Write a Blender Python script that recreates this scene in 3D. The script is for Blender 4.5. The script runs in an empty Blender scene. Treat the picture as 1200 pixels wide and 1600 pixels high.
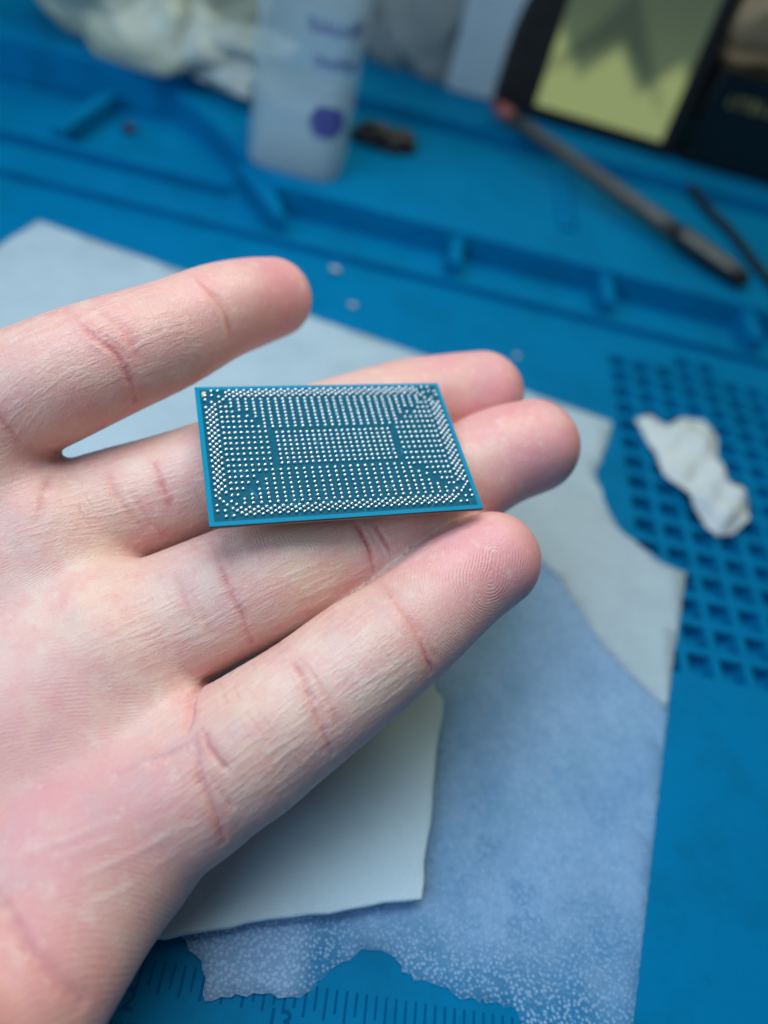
import bpy, bmesh, math, random
import numpy as np
from mathutils import Matrix, Vector

S = 0.001                      # everything below is written in millimetres
sc = bpy.context.scene
col = sc.collection
rng = np.random.default_rng(7)
random.seed(7)

# ------------------------------------------------------------------ camera
CAM_ROT = np.array([[0.9728216788, -0.2159569718, -0.0835497907],
                    [0.1069050082, 0.7389419340, -0.6652338967],
                    [0.2054003418, 0.6382220652, 0.7419456147]])
CAM_LOC = np.array([-0.525, -86.358, 136.571])
FPX = 1171.45                  # focal length in pixels of the 1200 x 1600 picture
cd = bpy.data.cameras.new('camera')
cam = bpy.data.objects.new('camera', cd); col.objects.link(cam)
M = Matrix.Identity(4)
for i in range(3):
    for j in range(3): M[i][j] = CAM_ROT[i, j]
    M[i][3] = CAM_LOC[i]*S
cam.matrix_world = M
cd.sensor_fit = 'VERTICAL'; cd.sensor_height = 36.0
cd.lens = FPX/1600*36.0
cd.clip_start = 0.005; cd.clip_end = 20
cd.dof.use_dof = True
cd.dof.focus_distance = 0.1125
cd.dof.aperture_fstop = cd.lens/3.75     # a 3.75 mm wide entrance pupil, as in a phone camera
sc.camera = cam

# ------------------------------------------------------------------ light
w = bpy.data.worlds.new('World'); sc.world = w; w.use_nodes = True
bg = w.node_tree.nodes['Background']
bg.inputs[0].default_value = (0.66, 0.84, 1.0, 1); bg.inputs[1].default_value = 0.085

def area(name, loc, target, size, power, colour):
    ld = bpy.data.lights.new(name, 'AREA'); ld.shape = 'RECTANGLE'
    ld.size = size[0]*S; ld.size_y = size[1]*S; ld.energy = power; ld.color = colour
    o = bpy.data.objects.new(name, ld); col.objects.link(o)
    o.location = Vector(loc)*S
    d = Vector(target)-Vector(loc)
    o.rotation_euler = d.to_track_quat('-Z', 'Y').to_euler()
    return o
area('desk_lamp', (-45, 55, 300), (-8, -18, 40), (210, 180), .75, (0.84, 0.93, 1.0))
area('bench_lamp', (170, 400, 560), (0, 90, 20), (420, 260), 1.6, (0.97, 1.0, 0.56))
area('front_fill', (-330, -250, 380), (10, -30, 20), (380, 320), 2.0, (0.46, 0.75, 1.0))  # cool fill added at the front left to brighten the near mat

sc.view_settings.view_transform = 'Standard'
sc.view_settings.look = 'None'
sc.view_settings.exposure = 0.0
sc.view_settings.gamma = 1.0
sc.view_settings.use_curve_mapping = False

# ------------------------------------------------------------------ helpers
def ray(u, v, d):
    """point seen at pixel (u, v) of the photograph at depth d (mm) - used to measure the place"""
    c = np.array([(u-600)/FPX, -(v-800)/FPX, -1.0])*d
    return CAM_LOC + CAM_ROT @ c
def at(u, v, z):
    q = CAM_ROT @ np.array([(u-600)/FPX, -(v-800)/FPX, -1.0])
    return CAM_LOC + q*((z-CAM_LOC[2])/q[2])

def tag(o, label=None, cat=None, group=None, kind=None):
    if label: o['label'] = label
    if cat: o['category'] = cat
    if group: o['group'] = group
    if kind: o['kind'] = kind
    return o
def empty(name, loc):
    o = bpy.data.objects.new(name, None); col.objects.link(o)
    o.empty_display_size = 0.01
    o.location = Vector([float(c) for c in loc])*S
    return o
def place(name, me, mat, parent=None, loc=(0, 0, 0), rot=None):
    o = bpy.data.objects.new(name, me); col.objects.link(o)
    if mat is not None and not me.materials: me.materials.append(mat)
    o.location = Vector([float(c) for c in loc])*S
    if rot is not None: o.rotation_euler = rot
    if parent is not None:
        o.parent = parent
        p = parent; off = Vector((0, 0, 0))
        while p is not None: off += p.location; p = p.parent
        o.location = o.location-off
    return o
def mesh(name, v, f, mat=None, parent=None, smooth=False, loc=(0, 0, 0)):
    """vertices in world mm"""
    me = bpy.data.meshes.new(name)
    v = (np.asarray(v, float)-np.asarray(loc, float))*S
    me.from_pydata([tuple(p) for p in v], [], [tuple(int(i) for i in q) for q in f]); me.update()
    if smooth: me.polygons.foreach_set('use_smooth', [True]*len(me.polygons))
    return place(name, me, mat, parent, loc)
def bm_obj(name, bm, mat, parent=None, smooth=False, loc=(0, 0, 0)):
    me = bpy.data.meshes.new(name)
    bmesh.ops.scale(bm, vec=(S, S, S), verts=bm.verts)
    bm.normal_update(); bm.to_mesh(me); bm.free()
    if smooth: me.polygons.foreach_set('use_smooth', [True]*len(me.polygons))
    return place(name, me, mat, parent, loc)
def box_bm(x0, x1, y0, y1, z0, z1, bev=0, seg=2):
    bm = bmesh.new()
    vs = [bm.verts.new(p) for p in [(x0,y0,z0),(x1,y0,z0),(x1,y1,z0),(x0,y1,z0),(x0,y0,z1),(x1,y0,z1),(x1,y1,z1),(x0,y1,z1)]]
    for q in ((3,2,1,0),(4,5,6,7),(0,1,5,4),(1,2,6,5),(2,3,7,6),(3,0,4,7)): bm.faces.new([vs[i] for i in q])
    if bev: bmesh.ops.bevel(bm, geom=list(bm.edges), offset=bev, segments=seg, profile=.5, affect='EDGES')
    return bm
def squarish(a, p):
    return (abs(math.cos(a))**p+abs(math.sin(a))**p)**(-1/p)
def lathe_bm(prof, n=40, cx=0, cy=0, p=2):
    bm = bmesh.new(); rings = []
    for r, z in prof:
        if r < 1e-6: rings.append([bm.verts.new((cx, cy, z))])
        else: rings.append([bm.verts.new((cx+r*squarish(2*math.pi*k/n, p)*math.cos(2*math.pi*k/n), cy+r*squarish(2*math.pi*k/n, p)*math.sin(2*math.pi*k/n), z)) for k in range(n)])
    for a, b in zip(rings, rings[1:]):
        for k in range(n):
            k2 = (k+1) % n
            q = ([a[0]] if len(a) == 1 else [a[k], a[k2]])+([b[0]] if len(b) == 1 else [b[k2], b[k]])
            if len(q) > 2: bm.faces.new(q)
    return bm
def tube_bm(pts, rad, n=12):
    pts = [Vector([float(c) for c in p]) for p in pts]; bm = bmesh.new(); rings = []
    for i, p in enumerate(pts):
        t = (pts[min(i+1, len(pts)-1)]-pts[max(i-1, 0)]).normalized()
        a = t.cross(Vector((0.1, 0.2, 1))).normalized(); b = t.cross(a)
        r = float(rad[i]) if hasattr(rad, '__len__') else float(rad)
        rings.append([bm.verts.new(p+r*(math.cos(2*math.pi*k/n)*a+math.sin(2*math.pi*k/n)*b)) for k in range(n)])
    for A, B in zip(rings, rings[1:]):
        for k in range(n): bm.faces.new([A[k], A[(k+1) % n], B[(k+1) % n], B[k]])
    bm.faces.new(rings[0][::-1]); bm.faces.new(rings[-1])
    return bm

# --- node helpers
class N:
    def __init__(s, name):
        s.m = bpy.data.materials.new(name); s.m.use_nodes = True
        s.t = s.m.node_tree; s.b = s.t.nodes['Principled BSDF']; s.out = s.t.nodes['Material Output']
    def n(s, typ, **kw):
        x = s.t.nodes.new(typ)
        for k, v in kw.items(): setattr(x, k, v)
        return x
    def l(s, a, b): s.t.links.new(a, b)
    def set(s, **kw):
        for k, v in kw.items(): s.b.inputs[k.replace('_', ' ')].default_value = v
        return s
    def coord(s, scale=1000.0, vec=None):
        mp = s.n('ShaderNodeMapping'); mp.inputs['Scale'].default_value = (scale,)*3
        if vec is None: vec = s.n('ShaderNodeTexCoord').outputs['Object']
        s.l(vec, mp.inputs[0]); return mp.outputs[0]
    def noise(s, vec, scale, detail=3, rough=.55, dist=0.):
        x = s.n('ShaderNodeTexNoise'); x.inputs['Scale'].default_value = scale
        x.inputs['Detail'].default_value = detail; x.inputs['Roughness'].default_value = rough
        x.inputs['Distortion'].default_value = dist
        s.l(vec, x.inputs['Vector']); return x.outputs['Fac']
    def math(s, op, a, b=None, c=None):
        x = s.n('ShaderNodeMath', operation=op)
        for i, q in enumerate((a, b, c)):
            if q is None: continue
            if hasattr(q, 'is_linked'): s.l(q, x.inputs[i])
            else: x.inputs[i].default_value = q
        return x.outputs[0]
    def mapr(s, v, a, b, c, d):
        x = s.n('ShaderNodeMapRange'); s.l(v, x.inputs[0])
        for i, q in enumerate((a, b, c, d)): x.inputs[i+1].default_value = q
        return x.outputs[0]
    def ramp(s, fac, stops):
        x = s.n('ShaderNodeValToRGB'); s.l(fac, x.inputs[0]); e = x.color_ramp.elements
        e[0].position, e[0].color = stops[0][0], (*stops[0][1], 1)
        e[1].position, e[1].color = stops[-1][0], (*stops[-1][1], 1)
        for p, c in stops[1:-1]: q = e.new(p); q.color = (*c, 1)
        return x.outputs[0]
    def mix(s, fac, a, b, mode='MIX'):
        x = s.n('ShaderNodeMix', data_type='RGBA', blend_type=mode)
        for i, q in ((0, fac), (6, a), (7, b)):
            if hasattr(q, 'is_linked'): s.l(q, x.inputs[i])
            elif i == 0: x.inputs[0].default_value = q
            else: x.inputs[i].default_value = (*q, 1)
        return x.outputs[2]
    def bump(s, h, dist, strength=1., prev=None):
        x = s.n('ShaderNodeBump'); x.inputs['Distance'].default_value = dist; x.inputs['Strength'].default_value = strength
        s.l(h, x.inputs['Height'])
        if prev is not None: s.l(prev, x.inputs['Normal'])
        return x.outputs[0]
def plain(name, c, rough=.5, metal=0., spec=.5, var=.12, scale=.15, bump=0.):
    m = N(name).set(Roughness=rough, Metallic=metal)
    m.b.inputs['Specular IOR Level'].default_value = spec
    v = m.coord(); f = m.noise(v, scale, 4)
    m.l(m.mix(f, tuple(x*(1-var) for x in c), tuple(min(1, x*(1+var)) for x in c)), m.b.inputs['Base Color'])
    m.l(m.mapr(m.noise(v, scale*2.3, 3), .3, .7, max(.02, rough-.08), min(1, rough+.08)), m.b.inputs['Roughness'])
    if bump: m.l(m.bump(m.noise(v, scale*6, 3), bump*S), m.b.inputs['Normal'])
    return m.m

# ------------------------------------------------------------------ materials
def mat_silicone():
    m = N('blue silicone'); v = m.coord()
    big = m.noise(v, .018, 3); fine = m.noise(v, .5, 4); sp = m.noise(v, .16, 5, .7)
    c = m.mix(big, (.0002, .128, .290), (.0003, .172, .385))
    dirt = m.mapr(sp, .60, .74, 0, .35)
    c = m.mix(dirt, c, (.004, .085, .20))
    stain = m.mapr(m.noise(v, .045, 5, .7), .48, .66, 0, .60)
    c = m.mix(stain, c, (.0005, .115, .24))
    dust = m.mapr(m.noise(v, 1.4, 3, .7), .70, .76, 0, .30)
    c = m.mix(dust, c, (.10, .30, .46))
    m.l(c, m.b.inputs['Base Color'])
    m.l(m.mapr(fine, .3, .7, .42, .58), m.b.inputs['Roughness'])
    m.b.inputs['Specular IOR Level'].default_value = .03
    m.l(m.bump(fine, .05*S), m.b.inputs['Normal'])
    return m.m
M_MAT = mat_silicone()
M_INK = plain('dark blue ruler ink', (.0003, .085, .225), .7, spec=.02)
M_BENCH = plain('dark bench top', (.03, .032, .034), .6)

def mat_wipe(name, lo, hi, colour, wet=False, relief=.12):
    """non-woven paper: white fibre dots, lets the mat show through between them"""
    m = N(name); v = m.coord()
    vo = m.n('ShaderNodeTexVoronoi'); vo.inputs['Scale'].default_value = 1.45; m.l(v, vo.inputs['Vector'])
    cell = m.mapr(vo.outputs['Distance'], .10, .62, 1, 0)
    fib = m.noise(v, 1.1, 5, .7); cloud = m.noise(v, .05, 4, .6)
    d = m.math('ADD', m.math('MULTIPLY', cell, .55), m.math('MULTIPLY', fib, .45))
    a = m.math('ADD', m.mapr(fib, .3, .7, lo, hi), m.mapr(cloud, .3, .7, -.07, .07))
    if wet:
        sx = m.n('ShaderNodeSeparateXYZ'); m.l(v, sx.inputs[0])
        edge = m.math('ADD', sx.outputs[1], m.math('MULTIPLY', cloud, 40.))
        patch = m.math('MULTIPLY', m.mapr(m.noise(v, .13, 4, .6), .5, .62, 0, 1), m.mapr(sx.outputs[1], -55., 10., .55, 0.))
        soaked = m.math('MAXIMUM', m.mapr(edge, -44., -22., 1., 0.), patch)
        dots = m.mapr(d, .32, .70, .05, .50)
        am = m.n('ShaderNodeMix'); m.l(soaked, am.inputs[0]); m.l(a, am.inputs[2]); m.l(dots, am.inputs[3])
        scrap = m.mapr(m.math('ADD', sx.outputs[0], m.math('MULTIPLY', fib, 5.)), 13., 17., 1., 0.)
        ds = m.mapr(d, .22, .66, .34, .72)
        an = m.n('ShaderNodeMix'); m.l(scrap, an.inputs[0]); m.l(am.outputs[0], an.inputs[2]); m.l(ds, an.inputs[3])
        a = m.math('MULTIPLY', an.outputs[0], m.mapr(sx.outputs[1], -65., 25., .72, 1.06))
    m.l(m.math('MINIMUM', a, 1.0), m.b.inputs['Alpha'])
    m.l(m.mix(cloud, tuple(x*.93 for x in colour), colour), m.b.inputs['Base Color'])
    m.set(Roughness=.85); m.b.inputs['Specular IOR Level'].default_value = .2
    m.l(m.bump(d, relief*S), m.b.inputs['Normal'])
    return m.m
M_WIPE = mat_wipe('thin wet wipe', .23, .43, (.47, .69, 1.0), wet=True)
M_SHEET = mat_wipe('dry wipe', .52, .68, (.55, .67, .77))
M_PAD = mat_wipe('folded wipe', .95, 1.0, (.50, .62, .73), relief=.08)
M_TISSUE = mat_wipe('tissue', .90, .98, (.62, .65, .68))

# ------------------------------------------------------------------ mat
matroot = empty('repair_mat', (0, 100, 0))
tag(matroot, 'large blue silicone repair mat with ruler, grid of pockets and ridged trays', 'mat')
PITCH = 8.0907; GX, GY, PK = 88.0, 127.0, 6.0
def build_surface():
    cols = range(0, 14); rows = range(-1, 17)
    xs = [-300.]; ys = []
    for i in cols: xs += [GX+PITCH*i-PK, GX+PITCH*i]
    xs.append(420.)
    for j in reversed(rows): ys += [GY-PITCH*j-PK, GY-PITCH*j]
    ys = [-190.]+ys+[142.6]
    def pocket(i, j):
        if not (0 <= i < 14): return False
        if j == -1: return i in (3, 4, 8, 9)
        if j == 15: return i >= 4
        if j == 16: return i >= 4
        return 0 <= j <= 14
    bm = bmesh.new(); cache = {}
    def V(x, y, z):
        k = (round(x, 4), round(y, 4), round(z, 4))
        if k not in cache: cache[k] = bm.verts.new((x, y, z))
        return cache[k]
    nr = len(list(rows))
    for a in range(len(xs)-1):
        for b in range(len(ys)-1):
            x0, x1, y0, y1 = xs[a], xs[a+1], ys[b], ys[b+1]
            i = (a-1)//2 if a % 2 == 1 else None
            jr = (b-1)//2 if b % 2 == 1 else None
            if i is not None and jr is not None and jr < nr and pocket(i, 15+1-jr):
                d = -3.6; s = .45
                t = [V(x0,y0,0), V(x1,y0,0), V(x1,y1,0), V(x0,y1,0)]
                q = [V(x0+s,y0+s,d), V(x1-s,y0+s,d), V(x1-s,y1-s,d), V(x0+s,y1-s,d)]
                bm.faces.new(q)
                for k in range(4): bm.faces.new([t[k], t[(k+1) % 4], q[(k+1) % 4], q[k]])
            else:
                bm.faces.new([V(x0,y0,0), V(x1,y0,0), V(x1,y1,0), V(x0,y1,0)])
    return bm_obj('surface', build_skirt(bm), M_MAT, matroot, loc=(0, 0, 0))
def build_skirt(bm): return bm
build_surface()
# lip, trough and terraces behind the flat area
bm_obj('front_lip', box_bm(-300, 420, 142.6, 145.2, -4, 3.0, .5), M_MAT, matroot)
bm_obj('trough_floor', box_bm(-300, 420, 145.0, 320, -4, .3), M_MAT, matroot)
def prism(name, pts, z0, z1, bev=.8):
    bm = bmesh.new()
    b = [bm.verts.new((x, y, z0)) for x, y in pts]; t = [bm.verts.new((x, y, z1)) for x, y in pts]
    n = len(pts)
    for k in range(n): bm.faces.new([b[k], b[(k+1) % n], t[(k+1) % n], t[k]])
    top = bm.faces.new(t); bm.faces.new(b[::-1])
    bmesh.ops.recalc_face_normals(bm, faces=bm.faces)
    bmesh.ops.bevel(bm, geom=list(top.edges), offset=bev, segments=2, profile=.5, affect='EDGES')
    return bm_obj(name, bm, M_MAT, matroot)
# right terrace with its sloping left end; left terrace behind the deep tray
prism('terrace', [(-40.5, 163.2), (420, 162.0), (420, 246), (-60, 242), (-92, 216), (-72, 199), (-52, 176)], .2, 10.5)
prism('back_terrace', [(-300, 206), (-96, 210.5), (-86, 216), (-58, 243), (420, 250), (420, 330), (-300, 330)], 1.0, 16.0)
prism('tray_ridge', [(-300, 163.6), (-56, 165.0), (-56, 167.6), (-300, 167.2)], 1.0, 4.6, .5)
prism('tray_ridge', [(-55.5, 174), (-36, 146.6), (-32.2, 146.6), (-39.4, 163), (-50, 176)], 1.0, 9.0, .7)
for x in (25.8, 80.6, 135.2, 190.): prism('rib', [(x-2.2, 146), (x+2.2, 146), (x+2.2, 163), (x-2.2, 163)], 1.0, 8.6, .6)
prism('rib', [(-118, 168), (-113, 168), (-108, 206), (-113, 206)], 1.0, 8.0, .6)
# notch with a graduated strip on the terrace
bm_obj('notch_strip', box_bm(63.5, 68.5, 184, 232, 10.4, 12.2, .4), M_MAT, matroot)
for k in range(11): bm_obj('notch_tooth', box_bm(66.5, 70.0, 187+k*4.1, 189.0+k*4.1, 10.4, 13.0, .3), M_MAT, matroot)

# ruler
tick_me = {}
for big in (0, 1):
    bm = box_bm(-.2, .2, -(4.2 if big else 3.2), 0, .003, .06); bmesh.ops.scale(bm, vec=(S,)*3, verts=bm.verts)
    me = bpy.data.meshes.new('ruler_tick'); bm.to_mesh(me); bm.free(); me.materials.append(M_INK); tick_me[big] = me
for k in range(-8, 48):
    place('ruler_tick', tick_me[k % 2], None, matroot, (-10.2+1.5875*k, -64.5+.012*k, 0))
bmf = bmesh.new()
for k in range(-30, 130):
    x = -22+.7937*k
    q = box_bm(x-.16, x+.16, -76.0, -72.6, .003, .05)
    tmp = bpy.data.meshes.new('t'); q.to_mesh(tmp); q.free(); bmf.from_mesh(tmp); bpy.data.meshes.remove(tmp)
tag(bm_obj('fine_graduation', bmf, M_INK, matroot), kind='stuff')
for s, x, y in (('12', -15.6, -71.2), ('13', 8.0, -70.9), ('14', 34.8, -70.6)):
    cu = bpy.data.curves.new('numeral', 'FONT'); cu.body = s; cu.size = 4.2*S; cu.extrude = .02*S; cu.offset = .06*S
    o = bpy.data.objects.new('numeral_tmp', cu); col.objects.link(o)
    dg = bpy.context.evaluated_depsgraph_get(); me = bpy.data.meshes.new_from_object(o.evaluated_get(dg))
    bpy.data.objects.remove(o)
    place('numeral', me, M_INK, matroot, (x, y, .03))
tag(mesh('workbench', [(-900,-600,-6),(1100,-600,-6),(1100,1200,-6),(-900,1200,-6)], [(0,1,2,3)], M_BENCH), kind='structure')

# ------------------------------------------------------------------ wipes
def smooth_noise(x, y, s, seed):
    return (math.sin(x*s*1.3+seed)*math.cos(y*s*1.1+seed*2.1)+.5*math.sin((x+y)*s*2.3+seed*3.3)+.4*math.cos((x-1.7*y)*s*1.9+seed))
def jag(pts, amp, step, seed):
    r = random.Random(seed); out = []
    for a, b in zip(pts, pts[1:]+pts[:1]):
        a3 = amp
        if len(a) > 2: a3 = a[2]
        L = math.hypot(b[0]-a[0], b[1]-a[1]); n = max(1, int(L/step))
        for k in range(n):
            t = k/n; q = a3 if k else 0
            out.append((a[0]+(b[0]-a[0])*t+r.uniform(-q, q), a[1]+(b[1]-a[1])*t+r.uniform(-q, q)))
    return out
def sheet(name, pts, z, thick, wave, mat, step=5., jagamp=.15, jstep=2.5, seed=1, zf=None):
    pts = jag(pts, jagamp, jstep, seed)
    bm = bmesh.new(); bm.faces.new([bm.verts.new((x, y, 0)) for x, y in pts])
    xs = [p[0] for p in pts]; ys = [p[1] for p in pts]
    for lo, hi, no in ((min(xs), max(xs), (1, 0, 0)), (min(ys), max(ys), (0, 1, 0))):
        c = lo+step
        while c < hi:
            bmesh.ops.bisect_plane(bm, geom=bm.verts[:]+bm.edges[:]+bm.faces[:], plane_co=(c if no[0] else 0, c if no[1] else 0, 0), plane_no=no, dist=1e-4)
            c += step
    bmesh.ops.recalc_face_normals(bm, faces=bm.faces)
    for f in bm.faces:
        if f.normal.z < 0: f.normal_flip()
    for v in bm.verts:
        zz = z+wave*(1+.5*smooth_noise(v.co.x, v.co.y, .06, seed))
        if zf: zz += zf(v.co.x, v.co.y)
        v.co.z = zz
    o = bm_obj(name, bm, mat, None, True)
    s = o.modifiers.new('thickness', 'SOLIDIFY'); s.thickness = thick*S; s.offset = 1
    return o
wet = sheet('wipe', [(92.5, 36), (67.6, -62), (63, -84), (50, -80, .5), (49.5, -66, .9), (46.8, -62.6, .9), (38.3, -62.9, .9), (30, -60.6, .8), (26.5, -58.4, .5), (21.5, -58.2, .5), (18.5, -60.5, .6), (12.8, -66.2, .5), (5.5, -66.6, .4), (-1.4, -68.6, .5), (-3.2, -63.6, .5), (-6.4, -61.2, .3), (-40, -40), (-60, 40), (60, 60)],
            .25, .10, .12, M_WIPE, jstep=1.1, seed=3)
tag(wet, 'thin translucent wet wipe with torn lower edge lying on the ruler of the mat', 'wipe')
dry = sheet('wipe', [(-104.2, 122.3), (79, 91, .5), (76.2, 79, .5), (71.9, 66.8, .6), (74, 55, .6), (77.3, 47.1, .6), (86.6, 38.6, .4), (93.8, 37.7), (82.2, -2.8, .2), (74, 4.5, .2), (67.9, 11.5, .2), (58.7, 27.5, .3), (48, 36), (20, 20), (-40, -10), (-132, 10)],
            0.55, .05, .08, M_SHEET, jstep=2.0, seed=5)
tag(dry, 'wide dry grey white wipe with torn right side spread under the fingertips', 'wipe')
def fold(x, y):
    return 0
# folded pad: two rounded layers
def pad_layer(name, pts, z0, th, parent, seed):
    pts = jag(pts, .3, 3, seed)
    bm = bmesh.new()
    f = bm.faces.new([bm.verts.new((x, y, z0)) for x, y in pts])
    if f.normal.z < 0: f.normal_flip()
    bmesh.ops.recalc_face_normals(bm, faces=bm.faces)
    r = bmesh.ops.extrude_face_region(bm, geom=bm.faces[:])
    vs = [g for g in r['geom'] if isinstance(g, bmesh.types.BMVert)]
    for v in vs: v.co.z += th
    bmesh.ops.recalc_face_normals(bm, faces=bm.faces)
    rim = [e for e in bm.edges if all(v in vs for v in e.verts)]
    bmesh.ops.bevel(bm, geom=rim, offset=th*.42, segments=3, profile=.5, affect='EDGES')
    for v in bm.verts:
        if v.co.z > z0+th*.3: v.co.z += .25*smooth_noise(v.co.x, v.co.y, .08, seed)
    return bm_obj(name, bm, M_PAD, parent, True)
pad = empty('folded_wipe', (0, -30, 1.3))
tag(pad, 'thick folded whitish wipe pad lying under the index finger', 'wipe')
pad_layer('lower_fold', [(29.6, -49.4), (31.0, -12), (10, 16), (-60, 5), (-60, -66), (-30, -64.8), (-9.3, -61.4), (5.6, -56.4)], 1.2, 1.5, pad, 11)
pad_layer('upper_fold', [(30.2, -50.2), (31.8, -13), (10, 14), (-60, 4), (-60, -66.4), (-30, -65.2), (-9.3, -62.0), (5.6, -57.0)], 2.55, 1.3, pad, 12)

# crumpled tissue on the pockets
def tissue():
    outl = [(87.0, 94.5), (91.5, 97.5), (97, 94.6), (103, 100.5), (110.5, 101.5), (113.2, 95), (111.6, 84), (112.8, 75), (117.5, 70.5), (116.5, 62), (110, 54.5), (104, 52.4), (99.8, 58.8), (96.4, 66.5), (92.6, 72.8), (91.6, 80), (89.0, 87)]
    pts = jag(outl, .25, 1.6, 21)
    bm = bmesh.new(); bm.faces.new([bm.verts.new((x, y, 0)) for x, y in pts])
    for lo, hi, no in ((80, 125, (1, 0, 0)), (45, 110, (0, 1, 0))):
        c = lo+1.37
        while c < hi:
            bmesh.ops.bisect_plane(bm, geom=bm.verts[:]+bm.edges[:]+bm.faces[:], plane_co=(c if no[0] else 0, c if no[1] else 0, 0), plane_no=no, dist=1e-4)
            c += 1.37
    for f in bm.faces:
        f.normal_update()
        if f.normal.z < 0: f.normal_flip()
    P = np.array(outl)
    axis = [((90, 92), (104, 70)), ((104, 70), (110, 60))]
    for v in bm.verts:
        x, y = v.co.x, v.co.y
        d = min(math.hypot(x-(a[0]+(b[0]-a[0])*t), y-(a[1]+(b[1]-a[1])*t)) for a, b in axis for t in (0, .25, .5, .75, 1))
        de = min(math.hypot(x-p[0], y-p[1]) for p in pts)
        h = .8+3.6*(1-math.exp(-(de/3.0)**2))
        h += 1.3*math.sin((x*.6+y*.35)*.55+1.0)*min(1, de/3)+.9*math.sin((x*.8-y*.5)*.8)*min(1, de/3)
        # curled lower lobe: a fold line, then a raised lip
        s = (y-66)+(x-108)*.35
        h += 2.6*math.exp(-((s+6)/4.5)**2)-2.4*math.exp(-((s-.2)/1.6)**2)*min(1, de/2)
        v.co.z = max(.4, h)
    o = bm_obj('tissue', bm, M_TISSUE, None, True)
    m = o.modifiers.new('sub', 'SUBSURF'); m.levels = m.render_levels = 1
    s = o.modifiers.new('thickness', 'SOLIDIFY'); s.thickness = .35*S; s.offset = 1
    tag(o, 'small crumpled scrap of white tissue on the pocket grid', 'tissue')
tissue()

# ------------------------------------------------------------------ chip
def mat_mask():
    m = N('blue solder mask'); v = m.coord()
    f = m.noise(v, .35, 5, .65)
    wv = m.n('ShaderNodeTexVoronoi', feature='DISTANCE_TO_EDGE'); wv.inputs['Scale'].default_value = .42
    mv = m.n('ShaderNodeMapping'); mv.inputs['Scale'].default_value = (1, .55, 1); m.l(v, mv.inputs[0]); m.l(mv.outputs[0], wv.inputs['Vector'])
    tr = m.math('MULTIPLY', m.mapr(wv.outputs['Distance'], 0, .035, 1, 0), m.mapr(m.noise(v, .3, 3), .52, .62, 0, .5))
    c = m.mix(f, (.0005, .072, .118), (.0010, .098, .158))
    c = m.mix(tr, c, (.05, .26, .40))
    m.l(c, m.b.inputs['Base Color']); m.set(Roughness=.4); m.b.inputs['Specular IOR Level'].default_value = .06
    m.l(m.bump(m.math('ADD', f, tr), .015*S), m.b.inputs['Normal'])
    return m.m
M_MASK = mat_mask()
M_RIM = plain('bare substrate rim', (.001, .20, .34), .4, spec=.05, var=.1)
M_CORE = plain('substrate edge', (.035, .032, .018), .6)
M_UNDER = plain('substrate underside', (.30, .22, .16), .6)
M_GOLD = plain('gold mark', (.70, .52, .28), .35, metal=.8)
m = N('solder'); m.set(Metallic=1.0, Roughness=.22); v = m.coord()
m.l(m.mix(m.noise(v, 2.0, 2), (.80, .85, .92), (.90, .93, .97)), m.b.inputs['Base Color'])
m.l(m.mapr(m.noise(v, 3.0, 2), .3, .7, .20, .34), m.b.inputs['Roughness']); M_SOLDER = m.m

TL = np.array([-24.633, 6.205, 52.94]); TR = np.array([14.909, 20.304, 54.204]); BL = np.array([-15.204, -20.129, 51.681])
EX = (TR-TL)/np.linalg.norm(TR-TL); EY = (BL-TL)-EX*np.dot(BL-TL, EX); EY /= np.linalg.norm(EY); EZ = np.cross(EY, EX)
CHIP_C = TL+EX*21+EY*14
chip = empty('processor_chip', CHIP_C)
tag(chip, 'blue rectangular chip package covered with tiny solder balls lying across the fingers', 'chip')
R3 = np.column_stack([EX, -EY, EZ])
chip.rotation_euler = Matrix(R3.tolist()).to_euler()
def cbox(name, x0, x1, y0, y1, z0, z1, mat, bev=0, parent=chip):
    """chip coordinates: x from the left edge, y from the far edge, z up from the mask"""
    o = bm_obj(name, box_bm(x0-21, x1-21, -(y1-14), -(y0-14), z0, z1, bev), mat)
    o.parent = parent; return o
sub = cbox('substrate', 0, 42, 0, 28, -.38, -.03, M_CORE)
cbox('underside_layer', .12, 41.88, .12, 27.88, -.78, -.381, M_UNDER)
cbox('die', 13, 29, 9, 19, -1.35, -.781, plain('silicon die', (.12, .12, .13), .15))
cbox('solder_mask', .72, 41.28, .72, 27.28, -.03, .0, M_MASK)
for nm, a in (('rim', (0, 42, 0, .72)), ('rim', (0, 42, 27.28, 28)), ('rim', (0, .72, .721, 27.279)), ('rim', (41.28, 42, .721, 27.279))):
    cbox(nm, *a, -.03, .012, M_RIM)
mk = mesh('corner_mark', [(1.05-21, 14-1.1, .012), (1.75-21, 14-1.1, .012), (1.05-21, 14-2.3, .012), (1.05-21, 14-1.1, .002), (1.75-21, 14-1.1, .002), (1.05-21, 14-2.3, .002)], [(0, 2, 1), (0, 1, 4, 3), (1, 2, 5, 4), (2, 0, 3, 5)], M_GOLD); mk.parent = chip

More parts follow.
